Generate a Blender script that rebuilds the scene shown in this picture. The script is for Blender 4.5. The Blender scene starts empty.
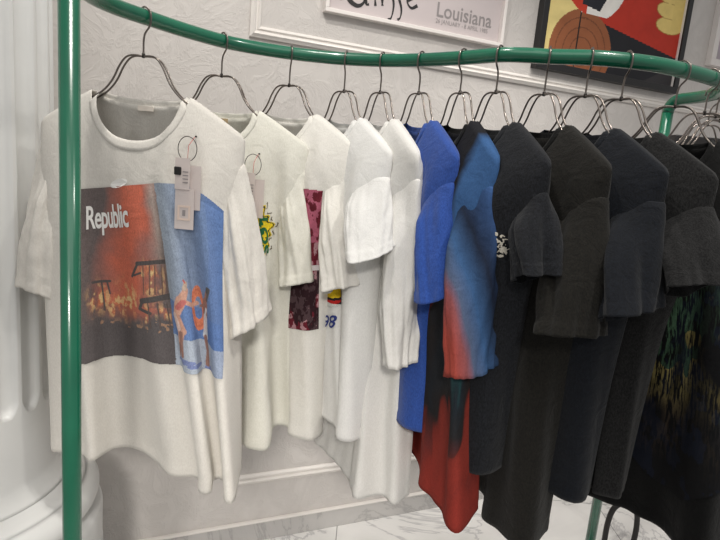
import bpy, bmesh, math, random
import numpy as np
from mathutils import Vector, Matrix, noise
from math import sin, cos, pi, radians, sqrt, exp

scene = bpy.context.scene
# ------------------------------------------------------------------ camera
CAM_Z = 1.45
cam_data = bpy.data.cameras.new('camera')
cam = bpy.data.objects.new('camera', cam_data)
scene.collection.objects.link(cam)
cam_data.sensor_fit = 'HORIZONTAL'
cam_data.sensor_width = 36.0
cam_data.lens = 560.0 / 720.0 * 36.0
cam_data.clip_start = 0.02
_p, _r = radians(-10.4), radians(5.1)
_f = Vector((0, cos(_p), sin(_p))); _u = Vector((0, -sin(_p), cos(_p))); _x = Vector((1, 0, 0))
_R = _x * cos(_r) + _u * sin(_r); _U = _u * cos(_r) - _x * sin(_r)
cam.matrix_world = Matrix(((_R.x, _U.x, -_f.x, 0), (_R.y, _U.y, -_f.y, 0), (_R.z, _U.z, -_f.z, CAM_Z), (0, 0, 0, 1)))
scene.camera = cam

# ------------------------------------------------------------------ world, lights, exposure
scene.view_settings.view_transform = 'Standard'
scene.view_settings.look = 'None'
scene.view_settings.gamma = 1.0
scene.view_settings.use_curve_mapping = False
scene.view_settings.exposure = 0.16
world = bpy.data.worlds.new('world'); scene.world = world
world.use_nodes = True
world.node_tree.nodes['Background'].inputs[0].default_value = (1.0, 0.985, 0.97, 1)
world.node_tree.nodes['Background'].inputs[1].default_value = 0.34


def spot(name, loc, target, power, angle, blend=0.6, size=0.06, col=(1, 0.96, 0.9)):
    d = bpy.data.lights.new(name, 'SPOT'); d.energy = power; d.spot_size = radians(angle)
    d.spot_blend = blend; d.shadow_soft_size = size; d.color = col
    o = bpy.data.objects.new(name, d); scene.collection.objects.link(o)
    o.location = loc
    o.rotation_euler = (Vector(target) - Vector(loc)).to_track_quat('-Z', 'Y').to_euler()
    return o


def area(name, loc, target, power, sx, sy, col=(1, 0.97, 0.93)):
    d = bpy.data.lights.new(name, 'AREA'); d.energy = power; d.shape = 'RECTANGLE'; d.size = sx; d.size_y = sy; d.color = col
    o = bpy.data.objects.new(name, d); scene.collection.objects.link(o)
    o.location = loc
    o.rotation_euler = (Vector(target) - Vector(loc)).to_track_quat('-Z', 'Y').to_euler()
    return o


spot('ceiling_or_fill_spot', (-0.25, 0.95, 2.95), (-0.2, 1.6, 1.2), 48, 100, 0.8, 0.04)
spot('ceiling_or_fill_spot', (0.85, 0.75, 2.95), (0.7, 1.6, 1.2), 48, 105, 0.8, 0.04)
spot('ceiling_or_fill_spot', (1.6, 0.9, 2.95), (1.0, 2.0, 0.4), 22, 60)
spot('ceiling_or_fill_spot', (0.9, 1.75, 2.95), (0.6, 2.1, 0.0), 34, 60)
spot('ceiling_or_fill_spot', (0.25, 1.86, 2.95), (0.28, 1.9, 0.0), 18, 62, 0.9)  # added wall washer, there only to brighten the lower wall
spot('ceiling_or_fill_spot', (-0.75, 1.42, 2.95), (-0.5, 1.75, 0.3), 14, 50, 0.9)  # extra wash added to lift the low wall beside the column
spot('ceiling_or_fill_spot', (0.1, -2.6, 2.9), (-0.15, 1.9, 0.1), 420, 23, 0.9, 0.3)  # unseen fill spot behind the camera, added to brighten low wall and hems
area('ceiling_panel_light', (0.3, -0.3, 3.0), (0.1, 1.3, 1.0), 10, 2.2, 1.2)

# ------------------------------------------------------------------ helpers
COL = scene.collection


def link(o, parent=None):
    COL.objects.link(o)
    if parent is not None:
        o.parent = parent
    return o


def mesh_obj(name, verts, faces, mat=None, parent=None, smooth=True):
    me = bpy.data.meshes.new(name)
    me.from_pydata([tuple(v) for v in verts], [], faces)
    me.validate()
    if smooth:
        me.polygons.foreach_set('use_smooth', [True] * len(me.polygons))
    if mat: me.materials.append(mat)
    me.update()
    return link(bpy.data.objects.new(name, me), parent)


def fix_normals(o):
    bm = bmesh.new(); bm.from_mesh(o.data)
    bmesh.ops.recalc_face_normals(bm, faces=bm.faces)
    bm.to_mesh(o.data); bm.free()


def empty(name, loc, label=None, cat=None, group=None, rz=0.0):
    o = bpy.data.objects.new(name, None); COL.objects.link(o)
    o.location = loc; o.rotation_euler = (0, 0, rz)
    o.empty_display_size = 0.05
    tag(o, label, cat, group)
    return o


def tag(o, label=None, cat=None, group=None, kind=None):
    if label: o['label'] = label
    if cat: o['category'] = cat
    if group: o['group'] = group
    if kind: o['kind'] = kind
    return o


class MB:
    def __init__(s): s.v = []; s.f = []

    def box(s, x0, x1, y0, y1, z0, z1, fn=lambda p: p):
        b = len(s.v)
        for z in (z0, z1):
            for (x, y) in ((x0, y0), (x1, y0), (x1, y1), (x0, y1)):
                s.v.append(fn((x, y, z)))
        for q in ((0, 3, 2, 1), (4, 5, 6, 7), (0, 1, 5, 4), (1, 2, 6, 5), (2, 3, 7, 6), (3, 0, 4, 7)):
            s.f.append(tuple(b + i for i in q))

    def build(s, name, mat, parent=None, smooth=False, bevel=0):
        o = mesh_obj(name, s.v, s.f, mat, parent, smooth)
        if bevel:
            m = o.modifiers.new('bevel', 'BEVEL'); m.width = bevel; m.segments = 2; m.limit_method = 'ANGLE'
        return o


def catmull(pts, n=8, closed=False):
    P = [np.array(p, float) for p in pts]
    out = []
    N = len(P)
    segs = N if closed else N - 1
    for i in range(segs):
        if closed:
            p0, p1, p2, p3 = P[(i - 1) % N], P[i], P[(i + 1) % N], P[(i + 2) % N]
        else:
            p0 = P[i - 1] if i > 0 else 2 * P[0] - P[1]
            p1, p2 = P[i], P[i + 1]
            p3 = P[i + 2] if i + 2 < N else 2 * P[-1] - P[-2]
        for k in range(n):
            t = k / n
            out.append(0.5 * ((2 * p1) + (-p0 + p2) * t + (2 * p0 - 5 * p1 + 4 * p2 - p3) * t * t + (-p0 + 3 * p1 - 3 * p2 + p3) * t ** 3))
    if not closed: out.append(P[-1])
    return out


def tube(name, pts, r, mat, parent=None, seg=10, closed=False, caps=True):
    P = [Vector(p) for p in pts]
    N = len(P); V = []; F = []
    up = None
    for i in range(N):
        a = P[(i - 1) % N] if (closed or i > 0) else P[i]
        b = P[(i + 1) % N] if (closed or i < N - 1) else P[i]
        t = (b - a).normalized()
        if up is None:
            up = Vector((0, 0, 1)) if abs(t.z) < .9 else Vector((1, 0, 0))
        s = t.cross(up).normalized(); up = s.cross(t).normalized()
        rr = r(i / (N - 1)) if callable(r) else r
        for k in range(seg):
            an = 2 * pi * k / seg
            V.append(P[i] + s * cos(an) * rr + up * sin(an) * rr)
    for i in range(N if closed else N - 1):
        j = (i + 1) % N
        for k in range(seg):
            l = (k + 1) % seg
            F.append((i * seg + k, i * seg + l, j * seg + l, j * seg + k))
    if caps and not closed:
        F.append(tuple(range(seg))[::-1]); F.append(tuple((N - 1) * seg + k for k in range(seg)))
    o = mesh_obj(name, V, F, mat, parent)
    fix_normals(o)
    return o


def lathe(name, prof, mat, parent=None, seg=96, loc=(0, 0, 0), rfn=None):
    V = []; F = []
    for (r, z) in prof:
        for k in range(seg):
            a = 2 * pi * k / seg
            rr = rfn(r, z, a) if rfn else r
            V.append((loc[0] + rr * cos(a), loc[1] + rr * sin(a), loc[2] + z))
    n = len(prof)
    for i in range(n - 1):
        for k in range(seg):
            l = (k + 1) % seg
            F.append((i * seg + k, i * seg + l, (i + 1) * seg + l, (i + 1) * seg + k))
    F.append(tuple(range(seg))[::-1]); F.append(tuple((n - 1) * seg + k for k in range(seg)))
    o = mesh_obj(name, V, F, mat, parent)
    fix_normals(o)
    return o


# ------------------------------------------------------------------ materials
def mat_base(name, col, rough=0.6, metal=0.0, spec=0.5):
    m = bpy.data.materials.new(name); m.use_nodes = True
    b = m.node_tree.nodes['Principled BSDF']
    b.inputs['Base Color'].default_value = (*col, 1)
    b.inputs['Roughness'].default_value = rough
    b.inputs['Metallic'].default_value = metal
    b.inputs['Specular IOR Level'].default_value = spec
    return m, m.node_tree, b


def nd(nt, typ, **kw):
    n = nt.nodes.new(typ)
    for k, v in kw.items():
        setattr(n, k, v)
    return n


def coords(nt, scale=(1, 1, 1), kind='Object'):
    tc = nd(nt, 'ShaderNodeTexCoord'); mp = nd(nt, 'ShaderNodeMapping')
    mp.inputs['Scale'].default_value = scale
    nt.links.new(tc.outputs[kind], mp.inputs['Vector'])
    return mp.outputs['Vector']


def add_noise(nt, vec, scale, detail=3, rough=0.6, dist=0):
    n = nd(nt, 'ShaderNodeTexNoise')
    n.inputs['Scale'].default_value = scale; n.inputs['Detail'].default_value = detail
    n.inputs['Roughness'].default_value = rough; n.inputs['Distortion'].default_value = dist
    nt.links.new(vec, n.inputs['Vector'])
    return n.outputs['Fac']


def ramp(nt, fac, stops):
    r = nd(nt, 'ShaderNodeValToRGB')
    e = r.color_ramp.elements
    e[0].position = stops[0][0]; e[0].color = (*stops[0][1], 1)
    e[1].position = stops[-1][0]; e[1].color = (*stops[-1][1], 1)
    for p, c in stops[1:-1]:
        q = e.new(p); q.color = (*c, 1)
    nt.links.new(fac, r.inputs['Fac'])
    return r.outputs['Color']


def mixc(nt, fac, a, b):
    m = nd(nt, 'ShaderNodeMix', data_type='RGBA')
    for s, v in ((m.inputs[0], fac), (m.inputs[6], a), (m.inputs[7], b)):
        if hasattr(v, 'is_linked') or hasattr(v, 'links'):
            nt.links.new(v, s)
        elif isinstance(v, (int, float)):
            s.default_value = v
        else:
            s.default_value = (*v, 1)
    return m.outputs[2]


def bump(nt, bsdf, fac, strength, dist=0.002, prev=None):
    b = nd(nt, 'ShaderNodeBump')
    b.inputs['Strength'].default_value = strength; b.inputs['Distance'].default_value = dist
    nt.links.new(fac, b.inputs['Height'])
    if prev: nt.links.new(prev, b.inputs['Normal'])
    nt.links.new(b.outputs['Normal'], bsdf.inputs['Normal'])
    return b.outputs['Normal']


def fabric(name, col, col2=None, wrinkle=0.5, weave=0.35, sheen=0.15, sc=(1, 1, 1), hscale=420, trans=0.0):
    m, nt, b = mat_base(name, col, 0.92, 0, 0.15)
    b.inputs['Sheen Weight'].default_value = sheen
    b.inputs['Sheen Roughness'].default_value = 0.6
    v = coords(nt, (1, 1, 1))
    vh = coords(nt, (1, 1, 0.45))
    fine = add_noise(nt, vh, hscale, 2, 0.7)
    if col2 is None: col2 = tuple(c * 0.9 for c in col)
    c = ramp(nt, fine, [(0.35, col2), (0.65, col)])
    nt.links.new(c, b.inputs['Base Color'])
    w1 = add_noise(nt, v, 22, 4, 0.6, 1.2)
    n1 = bump(nt, b, w1, wrinkle, 0.006)
    bump(nt, b, fine, weave, 0.0012, n1)
    if trans:
        tr = nd(nt, 'ShaderNodeBsdfTranslucent'); tr.inputs['Color'].default_value = (*col, 1)
        mx = nd(nt, 'ShaderNodeMixShader'); mx.inputs[0].default_value = trans
        out = nt.nodes['Material Output']
        nt.links.new(b.outputs[0], mx.inputs[1]); nt.links.new(tr.outputs[0], mx.inputs[2])
        nt.links.new(mx.outputs[0], out.inputs['Surface'])
    return m


def painted(name, rough=0.85, weave=0.0, alpha=False):
    m, nt, b = mat_base(name, (1, 1, 1), rough, 0, 0.2)
    a = nd(nt, 'ShaderNodeAttribute'); a.attribute_name = 'paint'
    if weave:
        v = coords(nt, (1, 1, .45)); f = add_noise(nt, v, 500, 2, .7)
        c = ramp(nt, f, [(.3, (.72, .72, .72)), (.6, (1, 1, 1))])
        mm = nd(nt, 'ShaderNodeMix', data_type='RGBA', blend_type='MULTIPLY')
        mm.inputs[0].default_value = 1
        nt.links.new(a.outputs['Color'], mm.inputs[6]); nt.links.new(c, mm.inputs[7])
        nt.links.new(mm.outputs[2], b.inputs['Base Color'])
        w1 = add_noise(nt, coords(nt), 26, 3, .55, .8)
        bump(nt, b, w1, .5, .006)
    else:
        nt.links.new(a.outputs['Color'], b.inputs['Base Color'])
    return m


def srgb(r, g, b):
    def f(c):
        c /= 255.0
        return c / 12.92 if c <= .04045 else ((c + .055) / 1.055) ** 2.4
    return (f(r), f(g), f(b))


# wall plaster
M_wall, nt, b = mat_base('wall_plaster', srgb(203, 198, 194), 0.55, 0, 0.3)
v = coords(nt)
n1 = add_noise(nt, v, 9, 6, 0.62, 1.6)
r1 = ramp(nt, n1, [(.44, (0, 0, 0)), (.5, (1, 1, 1)), (.56, (.2, .2, .2))])
n2 = add_noise(nt, v, 60, 3, .6)
p = bump(nt, b, r1, .26, .005)
bump(nt, b, n2, .12, .002, p)
c = ramp(nt, n1, [(.3, srgb(197, 192, 188)), (.7, srgb(207, 202, 198))])
nt.links.new(c, b.inputs['Base Color'])
M_trim, nt, b = mat_base('moulding_paint', srgb(224, 219, 214), 0.35, 0, 0.4)
M_col, nt, b = mat_base('column_paint', srgb(226, 226, 224), 0.32, 0, 0.4)
c = ramp(nt, add_noise(nt, coords(nt), 4, 4), [(.3, srgb(220, 220, 218)), (.7, srgb(230, 230, 228))])
nt.links.new(c, b.inputs['Base Color'])


def marble(name, base, vein, scale, rough, tiles=None):
    m, nt, b = mat_base(name, base, rough, 0, 0.5)
    v = coords(nt)
    n = add_noise(nt, v, scale, 8, .6, 2.2)
    c = ramp(nt, n, [(.40, base), (.485, tuple(x * .95 for x in base)), (.5, vein), (.515, tuple(x * .95 for x in base)), (.62, base)])
    n2 = add_noise(nt, v, scale * .6, 4, .6, 1.0)
    c2 = ramp(nt, n2, [(.4, (1, 1, 1)), (.75, (.78, .78, .79))])
    mm = nd(nt, 'ShaderNodeMix', data_type='RGBA', blend_type='MULTIPLY'); mm.inputs[0].default_value = 1
    nt.links.new(c, mm.inputs[6]); nt.links.new(c2, mm.inputs[7])
    out = mm.outputs[2]
    if tiles:
        br = nd(nt, 'ShaderNodeTexBrick'); br.offset = 0.5
        br.inputs['Scale'].default_value = 1.0
        br.inputs['Brick Width'].default_value = tiles[0]; br.inputs['Row Height'].default_value = tiles[1]
        br.inputs['Mortar Size'].default_value = .0022
        br.inputs['Color1'].default_value = (1, 1, 1, 1); br.inputs['Color2'].default_value = (1, 1, 1, 1)
        br.inputs['Mortar'].default_value = (.45, .45, .45, 1)
        nt.links.new(v, br.inputs['Vector'])
        m2 = nd(nt, 'ShaderNodeMix', data_type='RGBA', blend_type='MULTIPLY'); m2.inputs[0].default_value = 1
        nt.links.new(out, m2.inputs[6]); nt.links.new(br.outputs['Color'], m2.inputs[7])
        out = m2.outputs[2]
    nt.links.new(out, b.inputs['Base Color'])
    return m


M_floor = marble('marble_tiles', srgb(240, 238, 235), srgb(196, 194, 194), 1.1, .18, (1.2, .6))
M_basem = marble('grey_marble_skirting', srgb(196, 193, 190), srgb(172, 169, 167), 1.6, .25)

M_green, nt, b = mat_base('green_gloss_paint', srgb(14, 98, 72), 0.26, 0.0, 0.5)
b.inputs['Coat Weight'].default_value = .5; b.inputs['Coat Roughness'].default_value = .12
c = ramp(nt, add_noise(nt, coords(nt), 6, 3), [(.3, srgb(12, 90, 66)), (.7, srgb(16, 104, 76))])
nt.links.new(c, b.inputs['Base Color'])
M_wire, nt, b = mat_base('brushed_steel_wire', srgb(128, 120, 114), 0.28, 1.0)
M_knob, _, _ = mat_base('dark_steel', srgb(60, 56, 54), 0.35, 0.8)
M_black, _, _ = mat_base('black_metal', srgb(38, 36, 36), 0.45, 0.3)
M_frameblk, _, _ = mat_base('black_frame_paint', srgb(30, 29, 30), 0.35)
M_framewht, _, _ = mat_base('white_frame_paint', srgb(228, 222, 218), 0.35)
M_ink, _, _ = mat_base('print_ink_black', srgb(35, 33, 34), 0.7)
M_inkgrey, _, _ = mat_base('print_ink_grey', srgb(140, 134, 134), 0.7)
M_inkwhite, _, _ = mat_base('print_ink_white', srgb(242, 240, 236), 0.8)
M_inkblue, _, _ = mat_base('print_ink_blue', srgb(38, 52, 120), 0.8)
M_inkgreen, _, _ = mat_base('print_ink_green', srgb(16, 92, 52), 0.8)
M_inkyellow, _, _ = mat_base('print_ink_yellow', srgb(236, 208, 40), 0.8)
M_inkred, _, _ = mat_base('print_ink_red', srgb(196, 30, 34), 0.8)
M_printed = painted('shirt_print', .85, weave=1.0)
M_poster = painted('poster_paper', .5)
M_tagcard, nt, b = mat_base('frosted_tag_plastic', srgb(226, 214, 210), 0.3)
b.inputs['Alpha'].default_value = .72
M_tagpaper, _, _ = mat_base('tag_paper', srgb(212, 192, 180), 0.6)
M_label, _, _ = mat_base('neck_label_cloth', srgb(236, 226, 214), 0.8)
M_tan, _, _ = mat_base('tan_label_cloth', srgb(190, 166, 130), 0.8)

# ------------------------------------------------------------------ the room
WA = radians(23.9)
W0 = Vector((-.331, 1.934, 0)); WX = Vector((cos(WA), sin(WA), 0)); WN = Vector((sin(WA), -cos(WA), 0))


def wp(p):      # wall frame: along the wall, out of the wall, up
    return W0 + WX * p[0] + WN * p[1] + Vector((0, 0, p[2]))


def wall_empty(name, a, z, out=0.0, **kw):
    return empty(name, wp((a, out, z)), rz=WA, **kw)


m = MB(); m.box(-2.6, 4.2, -.12, 0, 0, 3.1, wp)
tag(m.build('wall_back', M_wall), kind='structure')
m = MB(); m.box(-4, 5, -3, 5, -.1, 0)
fl = m.build('floor', M_floor); tag(fl, kind='structure')
m = MB(); m.box(-2.6, 4.2, 0.0, .014, 0, .078, wp)
tag(m.build('baseboard_back', M_basem, bevel=.003), kind='structure')
m = MB(); m.box(-2.6, 4.2, 0.0, .018, .078, .086, wp)
tag(m.build('trim_1', M_trim, bevel=.003), kind='structure')


def moulding(name, x0, x1, z0, z1, w=.036, d=.018):
    # stepped rectangular panel moulding swept round four sides
    prof = [(0, 0), (0, d * .55), (w * .16, d * .75), (w * .30, d), (w * .42, d * .85), (w * .5, d * .45), (w * .62, d * .42),
            (w * .74, d * .7), (w * .86, d * .62), (w, d * .3), (w, 0)]
    V = []; F = []
    cs = ((x0, z0, 1, 1), (x1, z0, -1, 1), (x1, z1, -1, -1), (x0, z1, 1, -1))
    n = len(prof)
    for (cx, cz, sx, sz) in cs:
        for (a, o) in prof:
            V.append(wp((cx + sx * a, o, cz + sz * a)))
    for c in range(4):
        e = (c + 1) % 4
        for k in range(n - 1):
            F.append((c * n + k, c * n + k + 1, e * n + k + 1, e * n + k))
    o = mesh_obj(name, V, F, M_trim, None, False)
    fix_normals(o)
    return tag(o, kind='structure')


moulding('trim_2', -.098, 2.75, 1.828, 2.75)
moulding('trim_3', -.092, 2.75, .246, 1.15)
moulding('trim_4', -2.4, -.9, 1.828, 2.75)

# ------------------------------------------------------------------ fluted column
CC = (-.99, 1.27)
zc = CAM_Z
col = empty('fluted_column', (CC[0], CC[1], 0), 'white fluted column on a rounded base at the left edge, behind the green pole', 'column')
NFL = 24


def flute(r, z, a):
    k = (a / (2 * pi) * NFL + .1) % 1.0
    d = abs(k - .5) / .39
    zb = .82          # height where the flutes end
    if d < 1:
        c = sqrt(1 - d * d)
        lim = zb + .045 * (1 - c)
        w = min(1.0, max(0.0, (z - lim) / .02))
        w = sqrt(w * (2 - w))
        return r - .017 * c * w
    return r


prof = [(.283, .60)] + [(.25 + .033 * (1 - sin(t * pi / 2)), .60 + .05 * t) for t in (.15, .3, .5, .7, .85, 1.0)]
prof += [(.25, z) for z in (.70, .80, .816, .82, .824, .828, .832, .836, .84, .844, .848, .852, .856, .862, .87, .88, .90, .92)]
prof += [(.25 - .004 * (i / 11), .96 + i * .19) for i in range(12)]
# prof z relative to the floor; shaft starts at CAM_Z-.85 = .60
lathe('shaft', prof, M_col, col, seg=480, rfn=flute)


def torus_prof(r, z0, z1, n=10):
    h = (z1 - z0) / 2; zm = (z0 + z1) / 2
    return [(r - h + h * cos(t), zm + h * sin(t)) for t in np.linspace(-pi / 2, pi / 2, n)]


pr = [(.27, .50), (.30, .50)] + torus_prof(.352, .50, .572) + [(.318, .574), (.312, .582), (.298, .586), (.292, .60), (.2, .602)]
lathe('base', pr, M_col, col, seg=160)
lathe('drum', [(.30, .37), (.356, .372), (.36, .378), (.36, .47), (.354, .488), (.335, .497), (.31, .5)], M_col, col, seg=160)
lathe('plinth', [(.362, 0), (.362, .352), (.356, .362), (.33, .37)], M_col, col, seg=160)

# ------------------------------------------------------------------ flat painted pictures
def painted_grid(name, nx, ny, pos, paint, mat, parent, smooth=False):
    """grid of faces, one colour each; pos(x,y)->point, paint(X,Y)->(rgb, mask) with x,y in 0..1, y up"""
    xs = (np.arange(nx) + .5) / nx; ys = (np.arange(ny) + .5) / ny
    X, Y = np.meshgrid(xs, ys)
    rgb, mask = paint(X, Y)
    V = [pos(i / nx, j / ny) for j in range(ny + 1) for i in range(nx + 1)]
    F = []; C = []
    for j in range(ny):
        for i in range(nx):
            if mask[j, i]:
                a = j * (nx + 1) + i
                F.append((a, a + 1, a + nx + 2, a + nx + 1)); C.append(rgb[j, i])
    used = sorted({i for f in F for i in f}); mp = {u: k for k, u in enumerate(used)}
    F = [tuple(mp[i] for i in f) for f in F]
    me = bpy.data.meshes.new(name); me.from_pydata([tuple(V[u]) for u in used], [], F)
    if smooth: me.polygons.foreach_set('use_smooth', [True] * len(F))
    at = me.color_attributes.new('paint', 'FLOAT_COLOR', 'CORNER')
    arr = np.ones((len(F), 4, 4), np.float32); arr[:, :, :3] = np.array(C)[:, None, :]
    at.data.foreach_set('color', arr.ravel())
    me.materials.append(mat); me.update()
    return link(bpy.data.objects.new(name, me), parent)


def S(r, g, b): return np.array(srgb(r, g, b))


def vnoise(X, Y, s, seed=0, oct=3):
    out = np.zeros_like(X); amp = 1; tot = 0
    rs = np.random.RandomState(seed)
    for o in range(oct):
        T = rs.rand(64, 64)
        x = X * s * 2 ** o; y = Y * s * 2 ** o
        xi = np.floor(x).astype(int); yi = np.floor(y).astype(int); fx = x - xi; fy = y - yi
        fx = fx * fx * (3 - 2 * fx); fy = fy * fy * (3 - 2 * fy)
        g = lambda a, b_: T[(yi + b_) % 64, (xi + a) % 64]
        out += amp * ((g(0, 0) * (1 - fx) + g(1, 0) * fx) * (1 - fy) + (g(0, 1) * (1 - fx) + g(1, 1) * fx) * fy)
        tot += amp; amp *= .5
    return out / tot


def put(rgb, m, c):
    m = np.clip(m, 0, 1)[..., None]
    return rgb * (1 - m) + np.array(c) * m


def seg_d(X, Y, x0, y0, x1, y1, asp=1.0):
    dx, dy = (x1 - x0), (y1 - y0) * asp
    px, py = X - x0, (Y - y0) * asp
    t = np.clip((px * dx + py * dy) / (dx * dx + dy * dy), 0, 1)
    return np.hypot(px - t * dx, py - t * dy)


def inpoly(X, Y, P):
    r = np.zeros(X.shape, bool); n = len(P)
    for i in range(n):
        x0, y0 = P[i]; x1, y1 = P[(i + 1) % n]
        c = ((y0 > Y) != (y1 > Y)) & (X < (x1 - x0) * (Y - y0) / (y1 - y0 + 1e-12) + x0)
        r ^= c
    return r


def text_on(name, s, size, pos, mat, parent, shear=0.0, bold=0.0, width=1.0, spacing=1.0, subdiv=0):
    """flat text mesh; pos(x,y) maps text units (1 = size) to a point"""
    cu = bpy.data.curves.new('txt', 'FONT'); cu.body = s; cu.size = 1.0; cu.shear = shear; cu.offset = bold
    cu.space_character = spacing; cu.resolution_u = 4
    o = bpy.data.objects.new('txt', cu); COL.objects.link(o)
    dg = bpy.context.evaluated_depsgraph_get(); dg.update()
    me = bpy.data.meshes.new_from_object(o.evaluated_get(dg))
    bpy.data.objects.remove(o); bpy.data.curves.remove(cu)
    if subdiv:
        bm = bmesh.new(); bm.from_mesh(me)
        bmesh.ops.triangulate(bm, faces=bm.faces)
        for _ in range(subdiv):
            es = [e for e in bm.edges if e.calc_length() > .12]
            if es: bmesh.ops.subdivide_edges(bm, edges=es, cuts=1); bmesh.ops.triangulate(bm, faces=bm.faces)
        bm.to_mesh(me); bm.free()
    for v_ in me.vertices:
        q = pos(v_.co.x * size * width, v_.co.y * size)
        v_.co = q
    me.name = name; me.materials.clear(); me.materials.append(mat)
    return link(bpy.data.objects.new(name, me), parent)


def frame_box(name, parent, x0, x1, z0, z1, w, d, mat, back=0.0):
    m = MB()
    m.box(x0, x1, 0, 0, z0, z1) if False else None
    for (a, b_, c_, e) in ((x0, x1, z0, z0 + w), (x0, x1, z1 - w, z1), (x0, x0 + w, z0 + w, z1 - w), (x1 - w, x1, z0 + w, z1 - w)):
        m.box(a, b_, -d, -back, c_, e)
    return m.build(name, mat, parent, bevel=.0015)


# poster with the lettering (local frame of a wall empty: x along, -y out of the wall)
pw, ph = .715, .55
po = wall_empty('framed_poster', .142, 1.944, label='pale poster in a thin white frame with brushed script and grey lettering', cat='poster')


def poster_paint(X, Y):
    rgb = np.ones(X.shape + (3,)) * S(194, 184, 184)
    n = vnoise(X, Y, 6, 3)
    rgb = rgb * (.97 + .06 * n)[..., None]
    red = (Y > .285) & (X > .05) & (X < .955)
    rgb = put(rgb, red * 1.0, S(178, 30, 34))
    rgb = put(rgb, (red & (X < .72) & (Y < .9)) * 0.0, S(60, 110, 150))
    rgb = put(rgb, (red & (X < .885)) * 1.0, S(194, 186, 186))
    blob = red & (Y > .42) & (((X - .45) / .3) ** 2 + ((Y - .7) / .22) ** 2 < 1)
    return put(rgb, blob * 1.0, S(40, 80, 150)), np.ones(X.shape, bool)


painted_grid('print_sheet', 120, 90, lambda x, y: (.01 + x * (pw - .02), -.012, .01 + y * (ph - .02)), poster_paint, M_poster, po)
frame_box('frame', po, 0, pw, 0, ph, .013, .030, M_framewht)
m = MB(); m.box(.005, pw - .005, -.010, 0, .005, ph - .005); m.build('backing_board', M_framewht, po)
text_on('lettering', 'Louisiana', .070, lambda x, y: (.422 + x, -.0128, .062 + y), M_inkgrey, po, width=.93, bold=.012)
text_on('lettering', '26 JANUARY - 8 APRIL 1985', .021, lambda x, y: (.424 + x, -.0128, .040 + y), M_inkgrey, po, width=.90)


def stroke(pts, r, name='script_stroke'):
    P = catmull(pts, 8)
    V = []; F = []
    for i, p_ in enumerate(P):
        a = P[max(0, i - 1)]; b_ = P[min(len(P) - 1, i + 1)]
        t = b_ - a; t /= max(1e-9, np.hypot(*t)); nrm = np.array([-t[1], t[0]])
        rr = r * 1.25 * (.5 + .7 * abs(sin(3.1 * i / len(P) + 1.0)))
        for s_ in (-1, 1):
            q = p_ + nrm * rr * s_; V.append((q[0], -.0128, q[1]))
    for i in range(len(P) - 1): F.append((2 * i, 2 * i + 1, 2 * i + 3, 2 * i + 2))
    return mesh_obj(name, V, F, M_ink, po, False)


zb_ = .052
for pts, r in (([(.028, zb_ + .09), (.022, zb_ + .0)], .005), ([(.022, zb_ + .02), (.05, zb_ + .075), (.055, zb_ - .005)], .004),
               ([(.12, zb_ + .055), (.092, zb_ + .04), (.085, zb_ + .005), (.115, zb_ - .012), (.138, zb_ + .0), (.146, zb_ + .03), (.142, zb_ + .07)], .006),
               ([(.142, zb_ + .03), (.150, zb_ + .0), (.16, zb_ + .0)], .004),
               ([(.175, zb_ + .1), (.178, zb_ + .04), (.184, zb_ + .0)], .004), ([(.158, zb_ + .075), (.2, zb_ + .085)], .003),
               ([(.205, zb_ + .06), (.208, zb_ + .02), (.21, zb_ + .005)], .004),
               ([(.255, zb_ + .11), (.235, zb_ + .07), (.252, zb_ + .02), (.248, zb_ - .025), (.236, zb_ - .035)], .0035),
               ([(.285, zb_ + .09), (.265, zb_ + .06), (.283, zb_ + .01), (.282, zb_ - .02), (.272, zb_ - .03)], .0035),
               ([(.305, zb_ + .04), (.330, zb_ + .06), (.325, zb_ + .085), (.306, zb_ + .07), (.304, zb_ + .035), (.322, zb_ + .018), (.345, zb_ + .03)], .0045)):
    stroke(pts, r)

# abstract painting
pn = wall_empty('framed_painting', 1.022, 1.895, label='abstract painting in a black frame with red, yellow and brown shapes', cat='painting')
aw, ah = .803, .66


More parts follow.
